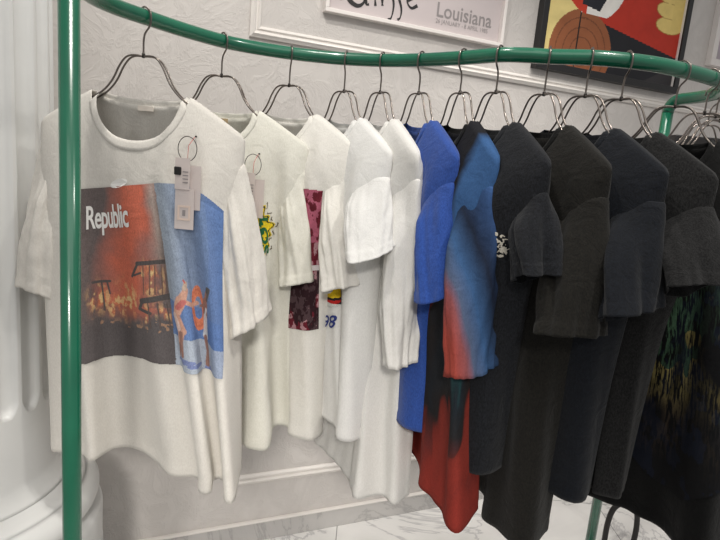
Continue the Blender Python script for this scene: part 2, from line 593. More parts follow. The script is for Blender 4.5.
def abstract_paint(X, Y):
    # X 0..1 over .803 m, Y 0..1 over .66 m
    x = X * aw; y = Y * ah
    rgb = np.ones(X.shape + (3,)) * S(228, 208, 140)
    rgb = put(rgb, (x > .21) * 1.0, S(184, 56, 42))
    rgb = put(rgb, (x > .19) & (y < .19 - .12 * (x - .2)) if False else ((x > .17) & (y < .235 - .16 * (x - .17))) * 1.0, S(40, 40, 44))
    rgb = put(rgb, inpoly(x, y, [(.60, 0), (.803, 0), (.803, .10), (.72, .06)]) * 1.0, S(58, 56, 58))
    d = np.hypot(x - .215, (y - .075) * 1.0)
    rgb = put(rgb, (d < .175) * 1.0, S(150, 92, 62))
    for k in (.06, .1, .14):
        rgb = put(rgb, (abs(d - k) < .0025) * .6, S(90, 56, 40))
    rgb = put(rgb, (abs(x - .19) < .004) & (y < .3) if False else ((abs(x - .19) < .004) & (y < .30)) * 1.0, S(50, 40, 36))
    d2 = np.hypot(x - .24, y - .40)
    rgb = put(rgb, ((d2 < .19) & (x > .19) & (y > .235)) * 1.0, S(236, 232, 226))
    rgb = put(rgb, ((d2 < .17) & (x < .215)) * 1.0, S(200, 66, 48))
    rgb = put(rgb, inpoly(x, y, [(.19, .27), (.29, .255), (.33, .33), (.19, .35)]) * 1.0, S(44, 46, 52))
    rgb = put(rgb, (((x - .52) / .12) ** 2 + ((y - .58) / .1) ** 2 < 1) * 1.0, S(60, 100, 130))
    for (cx, cy) in ((.72, .27), (.71, .335), (.70, .40), (.69, .46)):
        rgb = put(rgb, ((((x - cx) / .085) ** 2 + ((y - cy) / .037) ** 2) < 1) * 1.0, S(226, 200, 124))
        rgb = put(rgb, (abs(np.hypot((x - cx) / .085, (y - cy) / .037) - 1) < .05) * .6, S(160, 120, 60))
    rgb = put(rgb, ((x > .73) & (y > .25)) * 1.0, S(222, 196, 120))
    n = vnoise(X, Y, 14, 9, 4)
    return rgb * (.86 + .28 * n)[..., None], np.ones(X.shape, bool)


painted_grid('canvas', 200, 160, lambda x, y: (.025 + x * (aw - .05), -.016, .025 + y * (ah - .05)), abstract_paint, M_poster, pn)
frame_box('frame', pn, 0, aw, 0, ah, .028, .034, M_frameblk)
frame_box('inner_frame', pn, .024, aw - .024, .024, ah - .024, .006, .026, M_framewht, .005)
m = MB(); m.box(.01, aw - .01, -.014, 0, .01, ah - .01); m.build('backing_board', M_frameblk, pn)

f3 = wall_empty('framed_picture', 2.008, 2.05, label='pale mauve picture in a thin white frame at the top right corner', cat='picture')
frame_box('frame', f3, 0, .6, 0, .5, .03, .03, M_framewht)


def mauve(X, Y):
    n = vnoise(X, Y, 5, 4)
    rgb = S(176, 166, 172) * (.95 + .1 * n)[..., None]
    rgb = put(rgb, ((X > .10) & (Y > .28)) * 1.0, S(150, 128, 150))
    return rgb, np.ones(X.shape, bool)


painted_grid('print_sheet', 40, 40, lambda x, y: (.02 + x * .56, -.013, .02 + y * .46), mauve, M_poster, f3)
m = MB(); m.box(.01, .59, -.011, 0, .01, .49); m.build('backing_board', M_framewht, f3)

# ------------------------------------------------------------------ the clothes rail
RZ = CAM_Z + .26
RAIL = [(-.455, .862), (-.480, .915), (-.508, .99), (-.524, 1.07), (-.512, 1.14), (-.482, 1.203), (-.432, 1.293), (-.367, 1.380), (-.300, 1.425), (-.217, 1.455),
        (-.150, 1.465), (-.080, 1.464), (.0105, 1.441), (.102, 1.393), (.190, 1.325), (.258, 1.262), (.306, 1.243), (.354, 1.236), (.432, 1.212), (.506, 1.210),
        (.575, 1.223), (.640, 1.252), (.735, 1.305), (.810, 1.37), (.852, 1.45), (.860, 1.53), (.845, 1.60), (.825, 1.647)]
rack = empty('garment_rack', (-.455, .862, 0), 'glossy green tubular clothes rail with a wavy top bar and upright poles', 'clothes rack')
O0 = Vector((-.455, .862, 0))
rp = catmull(RAIL, 6)
pts = [Vector((p[0], p[1], RZ)) for p in rp]
RB = .034


def elbow(p_end, p_in):
    d = (p_in - p_end).normalized()
    out = []
    for a in np.linspace(pi / 2, 0, 8):
        out.append(p_end + d * RB * (1 - cos(a)) * 1.0 + Vector((0, 0, -RB * (1 - sin(a)))))
    return out


# trim the curve ends by the elbow radius, then add the bends
def trim(ps, L):
    ps = list(ps)
    while len(ps) > 2 and (ps[0] - ps[1]).length < L:
        L -= (ps[0] - ps[1]).length; ps.pop(0)
    ps[0] = ps[0] + (ps[1] - ps[0]).normalized() * L
    return ps


e1 = pts[0]; e2 = pts[-1]
mid = trim(pts, RB); mid = trim(mid[::-1], RB)[::-1]


def bend(corner, first):
    d = (first - corner); d.z = 0; d.normalize()
    return [corner + d * RB * (1 - sin(a)) + Vector((0, 0, -RB * (1 - cos(a)))) for a in np.linspace(pi / 2, 0, 9)][:-1]


path = bend(e1, mid[0]) + mid + bend(e2, mid[-1])[::-1]
tube('top_bar', [p_ - O0 for p_ in path], .0155, M_green, rack, seg=24)
for e in (e1, e2):
    tube('upright_pole', [Vector((e.x, e.y, RZ - RB)) - O0, Vector((e.x, e.y, 0.012)) - O0], .0150, M_green, rack, seg=24)
    lathe('foot_plate', [(.05, 0), (.05, .006), (.046, .01), (.02, .012)], M_green, rack, seg=40, loc=(e.x - O0.x, e.y - O0.y, 0))

# ------------------------------------------------------------------ hangers
HWIRE = [(0, 0), (.018, .001), (.033, -.005), (.046, -.022), (.060, -.050), (.078, -.072), (.10, -.087), (.15, -.111), (.198, -.136)]


def make_hanger(J, th, label, name='wire_hanger'):
    """J: junction under the rail, in camera-height-relative coordinates; local x along the arms"""
    root = empty(name, (J[0], J[1], CAM_Z + J[2]), label, 'clothes hanger', 'metal hangers on the green rail', rz=th)
    h = .26 - J[2]      # rail centre above junction
    hk = [(-.0190, h - .005), (-.0168, h + .0095), (0, h + .0190), (.0168, h + .0100), (.0200, h - .004), (.0165, h - .019), (.004, h - .032),
          (0, h - .046), (0, h - .06), (0, 0)]
    # the hook swivels so that it hangs square across the rail
    k = min(range(2, len(rp) - 2), key=lambda i: (rp[i][0] - J[0]) ** 2 + (rp[i][1] - J[1]) ** 2)
    tx, ty = rp[k + 1][0] - rp[k - 1][0], rp[k + 1][1] - rp[k - 1][1]
    ha = math.atan2(-tx, ty) - th
    if ty * 1 < 0 or True:
        nx, ny = ty, -tx
        ha = math.atan2(ny, nx) - th
    tube('hook', [(p[0] * cos(ha), p[0] * sin(ha), p[1]) for p in catmull(hk, 6)], .0020, M_wire, root, seg=8)
    right = [(x, .0085 * min(1, max(0, x / .035)) ** .8 * (1 - max(0, (x - .15) / .048) * .6 if x > .15 else 1), z) for x, z in HWIRE]
    fr = [(x, -y, z) for x, y, z in right]
    loop = [(0, 0.0, 0)] + fr[1:] + [(.203, 0, -.139)] + right[:0:-1]
    # one wire each for front and back, left and right
    lp = catmull(loop, 5, closed=True)
    tube('arm', lp, .0021, M_wire, root, seg=7, closed=True)
    tube('arm', [(-p[0], p[1], p[2]) for p in lp], .0021, M_wire, root, seg=7, closed=True)
    lathe('ferrule', [(.002, -.003), (.0036, -.002), (.0036, .005), (.002, .007)], M_knob, root, seg=12)
    return root


# ------------------------------------------------------------------ tee shirts
def resample(poly, n):
    P = np.array(catmull(poly, 12)); d = np.r_[0, np.cumsum(np.hypot(*np.diff(P, axis=0).T))]
    t = np.linspace(0, d[-1], n)
    return np.stack([np.interp(t, d, P[:, 0]), np.interp(t, d, P[:, 1])], 1)


ZN, ZT, UN, UT = -.076, -.138, .103, .209      # neck and tip heights below the junction; half widths


class Tee:
    NQ, NT = 72, 84

    def __init__(s, J, th, zhem, front, back=None, mats=None, neck=.095, nc=-.02, seed=0, fold=1.0, bk=.045, zvar=None, exb=1.15, exu=.8, zn=-.066, un=.092, wd=.046):
        s.zn = zn; s.un = un; s.wd = wd; s.exu = exu
        s.J = Vector(J); s.th = th; s.zhem = zhem - J[2]; s.neck = neck; s.nc = nc; s.seed = seed; s.fold = fold; s.exb = exb
        if back is None:
            l, r = front[0], front[-1]
            back = [l, (l[0] * .55 + r[0] * .45 * 0 - .02, bk + .02), (0.02, bk - .02), (.10, bk + .035), (r[0] * .85, max(bk, r[1] + .01)), r]
            back = [l, (l[0] * .6, bk + .015), (-.03, bk - .015), (.07, bk + .03), (r[0] * .8, max(bk + .005, r[1] + .012)), r]
        s.hf = resample(front, s.NQ + 1); s.hb = resample(back, s.NQ + 1)
        s.zvar = zvar

    def shoulder(s, u):
        a = abs(u)
        if a < s.un: return s.zn
        if a < UT: return s.zn + (ZT - s.zn) * ((a - s.un) / (UT - s.un)) ** 1.06
        return ZT - (a - UT) * 1.2

    def point(s, q, t, side, detail=True):
        """q 0..1 left to right, t 0..1 top to hem, side -1 front, +1 back; returns local (x, y, z)"""
        um = UT + .012
        u0 = (2 * q - 1) * um
        zs = s.shoulder(u0)
        zt = zs
        a = abs(u0) / s.un
        if a < 1:
            k = sqrt(1 - a ** 2.2)
            zt = zs - (s.neck if side < 0 else .022) * k
        z = zt + (s.zhem - zt) * t
        d = zs - z
        ed = sqrt(max(0, 1 - abs(2 * q - 1) ** 7))
        Wd = .0105 * ed + s.wd * (1 - exp(-max(0, d) / .075)) * ed
        n0 = side * Wd + s.nc * (1 - exp(-(max(0, d) / .12) ** 1.6))
        w = min(1, max(0, (d - .02) / (s.zn - s.zhem - .05))) ** s.exb
        wu = min(1, max(0, (d - .17) / (s.zn - s.zhem - .20)))
        wu = wu ** s.exu
        H = s.hf if side < 0 else s.hb
        x = q * s.NQ; i = min(s.NQ - 1, int(x)); f = x - i
        hu = H[i][0] * (1 - f) + H[i + 1][0] * f; hn = H[i][1] * (1 - f) + H[i + 1][1] * f
        uu = u0 * (1 - .06 * min(1, d / .15) * ed)
        u = uu * (1 - wu) + hu * wu
        n = n0 * (1 - w) + hn * w
        if s.zvar: z += s.zvar(u) * w
        if detail:
            e = min(1, d / .1) * ed * s.fold
            nz = noise.noise(Vector((u * 9 + s.seed * 7.3 + side, z * 2.0 + s.seed, side * 3.1)))
            n2 = noise.noise(Vector((u * 26 + s.seed * 3.3 + side, z * 5.0, s.seed + side)))
            # drag lines running from the shoulder tips
            n3 = noise.noise(Vector(((abs(u0) - d * .55) * 30 + s.seed, z * 3, side * 5 + s.seed)))
            n += e * (.018 * nz * min(1, .4 + d * 1.6) + .006 * n2 * min(1, .3 + d * 2) + .0045 * n3 * exp(-d / .2))
            n5 = noise.noise(Vector((u0 * 24 + s.seed * 5.1 + side * 3, z * 1.3, s.seed * 2.2)))
            n += e * .022 * n5 * min(1, d / .10) * max(.25, 1 - d * 1.1) * ed
            if t > 1 - .02 / (zt - s.zhem): n += side * .0012
        return Vector((u, n, z))

    def root_obj(s, name, label, group='short-sleeved t-shirts along the rail', cat='t-shirt'):
        s.root = empty(name, (s.J.x, s.J.y, CAM_Z + s.J.z), label, cat, group, rz=s.th)
        return s.root

    def build_body(s, mat, name='body'):
        NQ, NT = s.NQ, s.NT
        V = []; F = []
        hemt = .02 / abs(s.zhem - s.zn)
        ts = list(np.linspace(0, 1 - hemt, NT - 3)) + [1 - hemt + .0015, 1 - hemt / 2, 1]
        NT = len(ts) - 1
        ring = 2 * NQ
        for t in ts:
            for i in range(NQ + 1): V.append(s.point(i / NQ, t, -1))
            for i in range(NQ - 1, 0, -1): V.append(s.point(i / NQ, t, 1))
        for j in range(NT):
            for k in range(ring):
                l = (k + 1) % ring
                F.append((j * ring + k, j * ring + l, (j + 1) * ring + l, (j + 1) * ring + k))
        # close the shoulders
        um = UT + .012
        for i in range(NQ):
            ua = (2 * i / NQ - 1) * um; ub = (2 * (i + 1) / NQ - 1) * um
            if min(abs(ua), abs(ub)) >= s.un - .004:
                a, b_ = i, i + 1
                c_ = (2 * NQ - b_) % ring; d_ = (2 * NQ - a) % ring
                q = []
                for k in (a, d_, c_, b_):
                    if k not in q: q.append(k)
                if len(q) >= 3: F.append(tuple(q))
        o = mesh_obj(name, V, F, mat, s.root)
        fix_normals(o)
        m_ = o.modifiers.new('cloth', 'SOLIDIFY'); m_.thickness = .0014; m_.offset = -1
        return o

    def build_collar(s, mat, width=.015):
        """ribbed band round the neck opening"""
        um = UT + .012
        q0 = .5 - s.un * .985 / um / 2; q1 = 1 - q0
        path = []
        N = 26
        for i in range(N + 1):
            path.append((q0 + (q1 - q0) * (.5 - .5 * cos(pi * i / N)), -1))
        for i in range(N - 1, 0, -1):
            path.append((q0 + (q1 - q0) * (.5 - .5 * cos(pi * i / N)), 1))
        V = []; F = []
        for (q, side) in path:
            P = s.point(q, 0, side)
            u = P.x
            k = sqrt(max(0, 1 - (abs(u) / s.un) ** 2.2))
            hz = (width if side < 0 else width * .8)
            # inner edge: towards the neck opening centre and up
            inn = Vector((P.x * (1 - .16 * (1 - k)) , P.y * (1 - .12 * k) if side < 0 else P.y + .002, P.z + hz * (.45 + .55 * k)))
            outp = Vector((P.x * 1.015, P.y + side * .0016, P.z - .006))
            V += [outp, outp.lerp(inn, .33) + Vector((0, side * .0010, 0)), outp.lerp(inn, .7) + Vector((0, side * .0010, 0)), inn]
        n = len(path)
        for i in range(n):
            j = (i + 1) % n
            for k in range(3): F.append((i * 4 + k, j * 4 + k, j * 4 + k + 1, i * 4 + k + 1))
        o = mesh_obj('collar', V, F, mat, s.root); fix_normals(o)
        m_ = o.modifiers.new('cloth', 'SOLIDIFY'); m_.thickness = .0012; m_.offset = 0
        return o

    def build_sleeve(s, mat, right, L, R, u0, hu, dz=.03, nc=None, bulge=.008, seed=0, mid=1.0, top_n=.028, name='sleeve', folds=1.0, seam=.046, qin=.865, fat=1.0, lowf=.072):
        """L, R: (n, z) of the front and back cuff corners (camera-relative z); u0 centre along the hanger"""
        sg = 1 if right else -1
        nc = s.nc if nc is None else nc
        L = (L[0], L[1] - s.J.z); R = (R[0], R[1] - s.J.z)
        NP, NR = 80, 56
        V = []; F = []
        um = UT + .012
        qa = qin

        def on_body(qq, side, drop):
            if not right: qq = 1 - qq
            u0_ = (2 * qq - 1) * um; zs = s.shoulder(u0_)
            t = drop / (zs - s.zhem)
            P = s.point(qq, t, side)
            P.x *= sg
            return P
        ring = []
        for i in range(NP):
            ph = 2 * pi * i / NP
            c, sn = cos(ph), sin(ph)
            side = -1 if c >= 0 else 1
            if sn >= 0:
                w_ = abs(c) ** 1.6
                qq = 1 - (1 - qa) * w_
                P = on_body(qq, side, seam + lowf * w_)
                out = Vector((sqrt(max(0, 1 - w_ * w_)), side * w_, 0))
                P = P + out * .0014
            else:
                a = on_body(qa, side, seam + lowf)
                b_ = on_body(qa, -side, seam + lowf)
                f_ = .5 + .5 * abs(c)
                P = b_.lerp(a, f_) + Vector((.018 * sn, 0, -.02 * abs(sn)))
                P.y += side * .0014 * abs(c)
            ring.append(P)
        for j in range(NR + 1):
            k = (j / NR) ** 1.1
            for i in range(NP):
                ph = 2 * pi * i / NP
                c, sn = cos(ph), sin(ph)
                top = .5 + .5 * sn
                A = ring[i]
                fr = .5 + .5 * c           # 1 at the front corner
                zz = R[1] * (1 - fr) + L[1] * fr
                e = abs(sn) ** .8 * (1 if sn > 0 else -1)
                zc_ = zz + dz / 2 * sn - .012 * (1 - c * c) * mid
                xo = u0 + hu * e
                nn = R[0] * (1 - fr) + L[0] * fr
                kx = k ** 1.05
                x = A.x * (1 - kx) + xo * kx + bulge * top * sin(pi * k) ** 1.3
                P = Vector((sg * x, A.y * (1 - kx) + nn * kx, A.z + (zc_ - A.z) * k))
                P.y += (-1 if c > 0 else 1) * abs(c) * .010 * sin(pi * k) ** 1.5 * fat
                P.y += (1 if c > 0 else -1) * .013 * abs(c) ** 2.5 * max(0, 1 - k / .28)
                ez = min(1, k / .25)
                rad = Vector((sg * sn, -c, 0))
                # long folds that run down the sleeve plus soft creases
                z = P.z
                nf = noise.noise(Vector((c * 1.7 + seed * 2, sn * 1.7 + s.seed * 3, z * 3.5)))
                n2 = noise.noise(Vector((c * 4.5 + seed, sn * 4.5 + s.seed, z * 9)))
                n3 = noise.noise(Vector((c * 3 + seed, sn * 3 + s.seed, z * 34 + c * 3)))
                P += rad * ez * folds * (nf * (.009 + .013 * k) + n2 * .0065 + n3 * .0018)
                P -= rad * .0022 * max(0, 1 - k / .03)
                if k > 1 - .02 / max(.1, A.z - zz): P += rad * .0014
                V.append(P)
        for j in range(NR):
            for i in range(NP):
                l = (i + 1) % NP
                F.append((j * NP + i, j * NP + l, (j + 1) * NP + l, (j + 1) * NP + i))
        o = mesh_obj(name, V, F, mat, s.root); fix_normals(o)
        m_ = o.modifiers.new('cloth', 'SOLIDIFY'); m_.thickness = .0014; m_.offset = -1
        return o

    def surf(s, q, z, side=-1, off=.002):
        """point on the shirt at fraction q and height z relative to the camera"""
        zl = z - s.J.z

        def at(q_, z_):
            um = UT + .012; u0 = (2 * q_ - 1) * um; zs = s.shoulder(u0); zt = zs; a = abs(u0) / s.un
            if a < 1: zt = zs - (s.neck if side < 0 else .022) * sqrt(1 - a ** 2.2)
            return s.point(q_, (z_ - zt) / (s.zhem - zt), side)
        P = at(q, zl)
        dq = at(min(1, q + .004), zl) - at(max(0, q - .004), zl); dz_ = at(q, zl + .003) - at(q, zl - .003)
        nr = dq.cross(dz_); nr.normalize()
        if nr.y * side < 0 and abs(nr.y) > .05: nr = -nr
        return P + nr * off

    def print_panel(s, q0, q1, z0, z1, paint, nx=90, ny=90, name='chest_print', mat=None, side=-1, off=.0022):
        return painted_grid(name, nx, ny, lambda x, y: s.surf(q0 + (q1 - q0) * x, z0 + (z1 - z0) * y, side, off), paint, mat or M_printed, s.root, True)

    def print_map(s, fn, paint, nx, ny, name, mat=None):
        return painted_grid(name, nx, ny, lambda x, y: s.surf(*fn(x, y), -1, .0022), paint, mat or M_printed, s.root, True)

    def label(s, mat, w=.03, h=.014):
        V = []
        for (x, z) in ((-w / 2, -.026), (w / 2, -.026), (w / 2, -.026 - h), (-w / 2, -.026 - h)):
            P = s.point(.5 + x / (2 * (UT + .012)), 0, 1)
            V.append((P.x, P.y - .004, s.zn - .001 + z + .004))
        m_ = MB(); m_.v = [Vector(v_) for v_ in V] + [Vector(v_) + Vector((0, -.0012, 0)) for v_ in V]
        m_.f = [(0, 1, 2, 3), (7, 6, 5, 4), (0, 4, 5, 1), (1, 5, 6, 2), (2, 6, 7, 3), (3, 7, 4, 0)]
        return m_.build('neck_label', mat, s.root)


JS = [(-.482, 1.203, .183), (-.367, 1.380, .181), (-.217, 1.455, .182), (-.080, 1.464, .181), (.0105, 1.441, .183), (.102, 1.393, .183),
      (.190, 1.325, .183), (.258, 1.262, .182), (.354, 1.236, .183), (.432, 1.212, .183), (.506, 1.210, .183), (.640, 1.252, .184)]
TH = [radians(a) for a in (-3, -4, -28, -54, -64, -68, -74, -70, -68, -63, -57, -38)]

white1 = fabric('natural_white_jersey', srgb(232, 228, 220), srgb(222, 217, 209), .35, .3, trans=.12)
white2 = fabric('ivory_jersey', srgb(232, 230, 220), srgb(221, 219, 207), .35, .3, trans=.12)
white3 = fabric('cream_white_jersey', srgb(234, 231, 224), srgb(224, 221, 214), .35, .3, trans=.12)
white4 = fabric('bright_white_jersey', srgb(232, 231, 228), srgb(222, 221, 218), .35, .3, trans=.1)
white5 = fabric('soft_white_jersey', srgb(231, 229, 225), srgb(221, 219, 214), .35, .3, trans=.1)
blue_f = fabric('cobalt_jersey', srgb(46, 80, 156), srgb(34, 64, 134), .5, .3)
navy_f = fabric('washed_navy_jersey', srgb(30, 32, 37), srgb(13, 14, 17), .6, .5, sheen=.07)
black_f = fabric('washed_black_jersey', srgb(29, 27, 23), srgb(14, 13, 11), .6, .5, sheen=.07)
ink_f = fabric('midnight_jersey', srgb(20, 24, 31), srgb(10, 12, 17), .6, .5, sheen=.07)
char_f = fabric('charcoal_jersey', srgb(34, 34, 34), srgb(9, 9, 10), .6, .6, sheen=.07)
char_d = fabric('faded_black_jersey', srgb(13, 13, 13), srgb(6, 6, 6), .6, .5, sheen=.05)


def tie_dye(name, seed, mode):
    m, nt, b = mat_base(name, (.5, .1, .05), .92, 0, .15)
    tc = nd(nt, 'ShaderNodeTexCoord'); mp = nd(nt, 'ShaderNodeMapping')
    mp.inputs['Location'].default_value = (seed, seed * .7, 0); mp.inputs['Scale'].default_value = (1, 1, .35)
    nt.links.new(tc.outputs['Object'], mp.inputs['Vector'])
    n = add_noise(nt, mp.outputs['Vector'], 9, 3, .55, .8)
    sx = nd(nt, 'ShaderNodeSeparateXYZ'); nt.links.new(tc.outputs['Object'], sx.inputs[0])
    fine = add_noise(nt, coords(nt, (1, 1, .45)), 420, 2, .7)
    if mode == 'body':
        c = ramp(nt, n, [(.36, srgb(122, 46, 38)), (.43, srgb(104, 40, 34)), (.47, srgb(38, 34, 34)), (.62, srgb(34, 40, 46)), (.7, srgb(40, 70, 74))])
        mr = nd(nt, 'ShaderNodeMapRange'); mr.inputs[1].default_value = -.70; mr.inputs[2].default_value = -.84
        nt.links.new(sx.outputs[2], mr.inputs[0])
        c = mixc(nt, mr.outputs[0], c, srgb(134, 48, 40))
        mr = nd(nt, 'ShaderNodeMapRange'); mr.inputs[1].default_value = -.30; mr.inputs[2].default_value = -.16
        nt.links.new(sx.outputs[2], mr.inputs[0])
        c = mixc(nt, mr.outputs[0], c, srgb(34, 34, 38))
        # the near shoulder and side took the blue dye
        a1 = nd(nt, 'ShaderNodeMath', operation='MULTIPLY_ADD'); a1.inputs[1].default_value = .06
        nt.links.new(n, a1.inputs[0]); nt.links.new(sx.outputs[0], a1.inputs[2])
        m1 = nd(nt, 'ShaderNodeMapRange'); m1.inputs[1].default_value = .165; m1.inputs[2].default_value = .19
        nt.links.new(a1.outputs[0], m1.inputs[0])
        m2 = nd(nt, 'ShaderNodeMapRange'); m2.inputs[1].default_value = -.42; m2.inputs[2].default_value = -.30
        nt.links.new(sx.outputs[2], m2.inputs[0])
        m3 = nd(nt, 'ShaderNodeMath', operation='MULTIPLY'); nt.links.new(m1.outputs[0], m3.inputs[0]); nt.links.new(m2.outputs[0], m3.inputs[1])
        c = mixc(nt, m3.outputs[0], c, srgb(58, 92, 138))
    else:
        # blue towards the back of the sleeve, orange red along the front edge
        ad = nd(nt, 'ShaderNodeMath', operation='MULTIPLY_ADD'); ad.inputs[1].default_value = .045
        nt.links.new(n, ad.inputs[0]); nt.links.new(sx.outputs[1], ad.inputs[2])
        # the red band widens downwards
        a2 = nd(nt, 'ShaderNodeMath', operation='MULTIPLY_ADD'); a2.inputs[1].default_value = .25
        nt.links.new(sx.outputs[2], a2.inputs[0]); nt.links.new(ad.outputs[0], a2.inputs[2])
        mr = nd(nt, 'ShaderNodeMapRange'); mr.inputs[1].default_value = -.205; mr.inputs[2].default_value = -.03
        nt.links.new(a2.outputs[0], mr.inputs[0])
        c = ramp(nt, mr.outputs[0], [(.10, srgb(158, 70, 60)), (.24, srgb(140, 80, 82)), (.33, srgb(84, 96, 122)), (.5, srgb(60, 92, 134)), (.72, srgb(34, 42, 60)), (1.0, srgb(58, 88, 136))])
    f2 = ramp(nt, fine, [(.3, (.8, .8, .8)), (.6, (1, 1, 1))])
    mm = nd(nt, 'ShaderNodeMix', data_type='RGBA', blend_type='MULTIPLY'); mm.inputs[0].default_value = 1
    nt.links.new(c, mm.inputs[6]); nt.links.new(f2, mm.inputs[7]); nt.links.new(mm.outputs[2], b.inputs['Base Color'])
    bump(nt, b, add_noise(nt, coords(nt), 26, 3, .55, .8), .5, .006)
    return m


dye_body = tie_dye('red_tie_dye_jersey', 2.3, 'body')
dye_sleeve = tie_dye('blue_tie_dye_jersey', 1.1, 'sleeve')

# -- shirt 1: white tee with the burning house and beach print
T = []
t1 = Tee(JS[0], TH[0], -.71, [(-.208, .015), (-.200, -.01), (-.182, -.022), (-.12, -.02), (-.085, -.045), (-.066, .02), (-.02, .035), (.031, .012), (.104, -.058),
                             (.165, -.055), (.186, -.105), (.213, -.11), (.204, -.055), (.226, -.06), (.250, -.13), (.270, -.12), (.252, -.0)],
         back=[(-.208, .015), (-.15, .06), (-.03, .07), (.08, .05), (.17, .03), (.252, -.0)], seed=1, neck=.112, fold=.55, nc=-.01, zn=-.074, un=.103, wd=.036)
t1.root_obj('tee_shirt', 'off-white t-shirt with a large photo print of a fire and beach, foremost on the rail')
t1.build_body(white1)
t1.build_collar(white1)
t1.build_sleeve(white1, True, (-.062, -.365), (.055, -.335), .252, .034, dz=.05, seed=1, qin=.955)
t1.build_sleeve(white1, False, (-.055, -.325), (.05, -.315), .218, .045, dz=.03, seed=2, qin=.925)
t1.label(M_label, .034, .010)

# -- shirt 2
t2 = Tee(JS[1], TH[1], -.69, [(-.24, 0), (-.1, -.05), (0, -.03), (.085, -.04), (.118, -.108), (.16, -.12), (.193, -.098), (.178, .0), (.198, .03), (.225, .025), (.24, .07)],
         seed=2, nc=-.01, zn=-.072, un=.098, wd=.038)
t2.root_obj('tee_shirt', 'ivory t-shirt with a yellow and green badge print, second from the left pole')
t2.build_body(white2); t2.build_collar(white2)
t2.build_sleeve(white2, True, (-.06, -.292), (.055, -.262), .212, .046, dz=.03, seed=3, qin=.91)
t2.build_sleeve(white2, False, (-.055, -.31), (.05, -.30), .222, .04, seed=4)
t2.label(M_tan)

# -- shirt 3
t3 = Tee(JS[2], TH[2], -.70, [(-.24, 0), (-.1, -.04), (0, 0), (.075, -.02), (.11, -.055), (.17, -.052), (.172, .01), (.14, .05)], seed=3)
t3.root_obj('tee_shirt', 'cream white t-shirt with a dark red block print, hanging third')
t3.build_body(white3); t3.build_collar(white3)
t3.build_sleeve(white3, True, (-.108, -.282), (-.02, -.262), .235, .034, dz=.03, nc=-.05, seed=5)
t3.build_sleeve(white3, False, (-.07, -.29), (.03, -.29), .225, .04, seed=6)

# -- shirt 4
t4 = Tee(JS[3], TH[3], -.65, [(-.22, 0), (-.1, -.05), (.037, -.037), (.155, -.044), (.162, -.02), (.190, -.066), (.23, -.05), (.222, .01)], seed=4)
t4.root_obj('tee_shirt', 'bright white t-shirt with a yellow and red logo and blue handwriting, fourth along')
t4.build_body(white4); t4.build_collar(white4)
t4.build_sleeve(white4, True, (-.118, -.205), (-.0, -.152), .25, .036, dz=-.002, nc=-.055, seed=7, mid=.35)
t4.build_sleeve(white4, False, (-.07, -.27), (.03, -.27), .225, .04, seed=8)

# -- shirt 5
t5 = Tee(JS[4], TH[4], -.80, [(-.25, 0), (-.1, -.05), (.04, -.035), (.14, -.054), (.186, -.053), (.187, .01), (.235, .034), (.21, .08)], seed=5, exb=.7, nc=.015)
t5.root_obj('tee_shirt', 'long plain soft white t-shirt with half sleeves, directly left of the cobalt one')
t5.build_body(white5); t5.build_collar(white5)
t5.build_sleeve(white5, True, (-.043, -.436), (.022, -.415), .245, .034, dz=.02, nc=-.02, seed=9)
t5.build_sleeve(white5, False, (-.04, -.42), (.04, -.42), .235, .035, seed=10)

# -- shirt 6 cobalt
t6 = Tee(JS[5], TH[5], -.585, [(-.23, 0), (-.1, -.035), (.05, -.028), (.15, -.030), (.20, -.012), (.215, .025), (.19, .06)], seed=6, nc=-.004, wd=.038)
t6.root_obj('tee_shirt', 'cobalt blue t-shirt between the white and the tie-dye ones')
t6.build_body(blue_f); t6.build_collar(blue_f); t6.label(M_knob, .026, .016)
t6.build_sleeve(blue_f, True, (-.070, -.268), (.022, -.200), .25, .034, dz=.006, nc=-.035, seed=11, mid=.5)
t6.build_sleeve(blue_f, False, (-.06, -.26), (.04, -.26), .225, .04, seed=12)

# -- shirt 7 tie dye
t7 = Tee(JS[6], TH[6], -.70, [(-.25, .01), (-.119, -.03), (-.035, -.024), (.063, -.028), (.139, -.057), (.226, -.045), (.295, -.052), (.318, -.025), (.25, .05)], seed=7, wd=.026)
t7.root_obj('tee_shirt', 'tie-dye t-shirt in blue, rust red and black with long drooping sleeves')
t7.build_body(dye_body); t7.build_collar(char_d)
t7.build_sleeve(dye_sleeve, True, (-.070, -.392), (.022, -.368), .25, .036, dz=.03, nc=-.03, seed=13, mid=1.6)
t7.build_sleeve(dye_sleeve, False, (-.05, -.38), (.04, -.38), .235, .035, seed=14)

# -- shirt 8
t8 = Tee(JS[7], TH[7], -.60, [(-.23, 0), (-.1, -.05), (.05, -.03), (.152, -.066), (.192, -.045), (.197, -.01), (.17, .04)], seed=8, exu=.6)
t8.root_obj('tee_shirt', 'slate grey t-shirt with a small white chest print, right of the tie-dye one')
t8.build_body(navy_f); t8.build_collar(navy_f)
t8.build_sleeve(navy_f, True, (-.062, -.168), (.026, -.155), .25, .036, dz=.03, seed=15, mid=1.2, qin=.92)
t8.build_sleeve(navy_f, False, (-.06, -.2), (.04, -.2), .225, .04, seed=16)

# -- shirt 9
t9 = Tee(JS[8], TH[8], -.74, [(-.24, 0), (-.1, -.05), (-.044, -.023), (.024, -.027), (.087, -.069), (.132, -.058), (.182, -.05), (.2, -.014), (.16, .05)], seed=9, exu=.6)
t9.root_obj('tee_shirt', 'plain washed black t-shirt with an olive cast and wide sleeves, long hem')
t9.build_body(black_f); t9.build_collar(char_d)
t9.build_sleeve(black_f, True, (-.120, -.262), (.004, -.264), .25, .036, dz=.02, nc=-.05, seed=17, mid=.3, top_n=.036)
t9.build_sleeve(black_f, False, (-.06, -.26), (.04, -.26), .225, .04, seed=18)

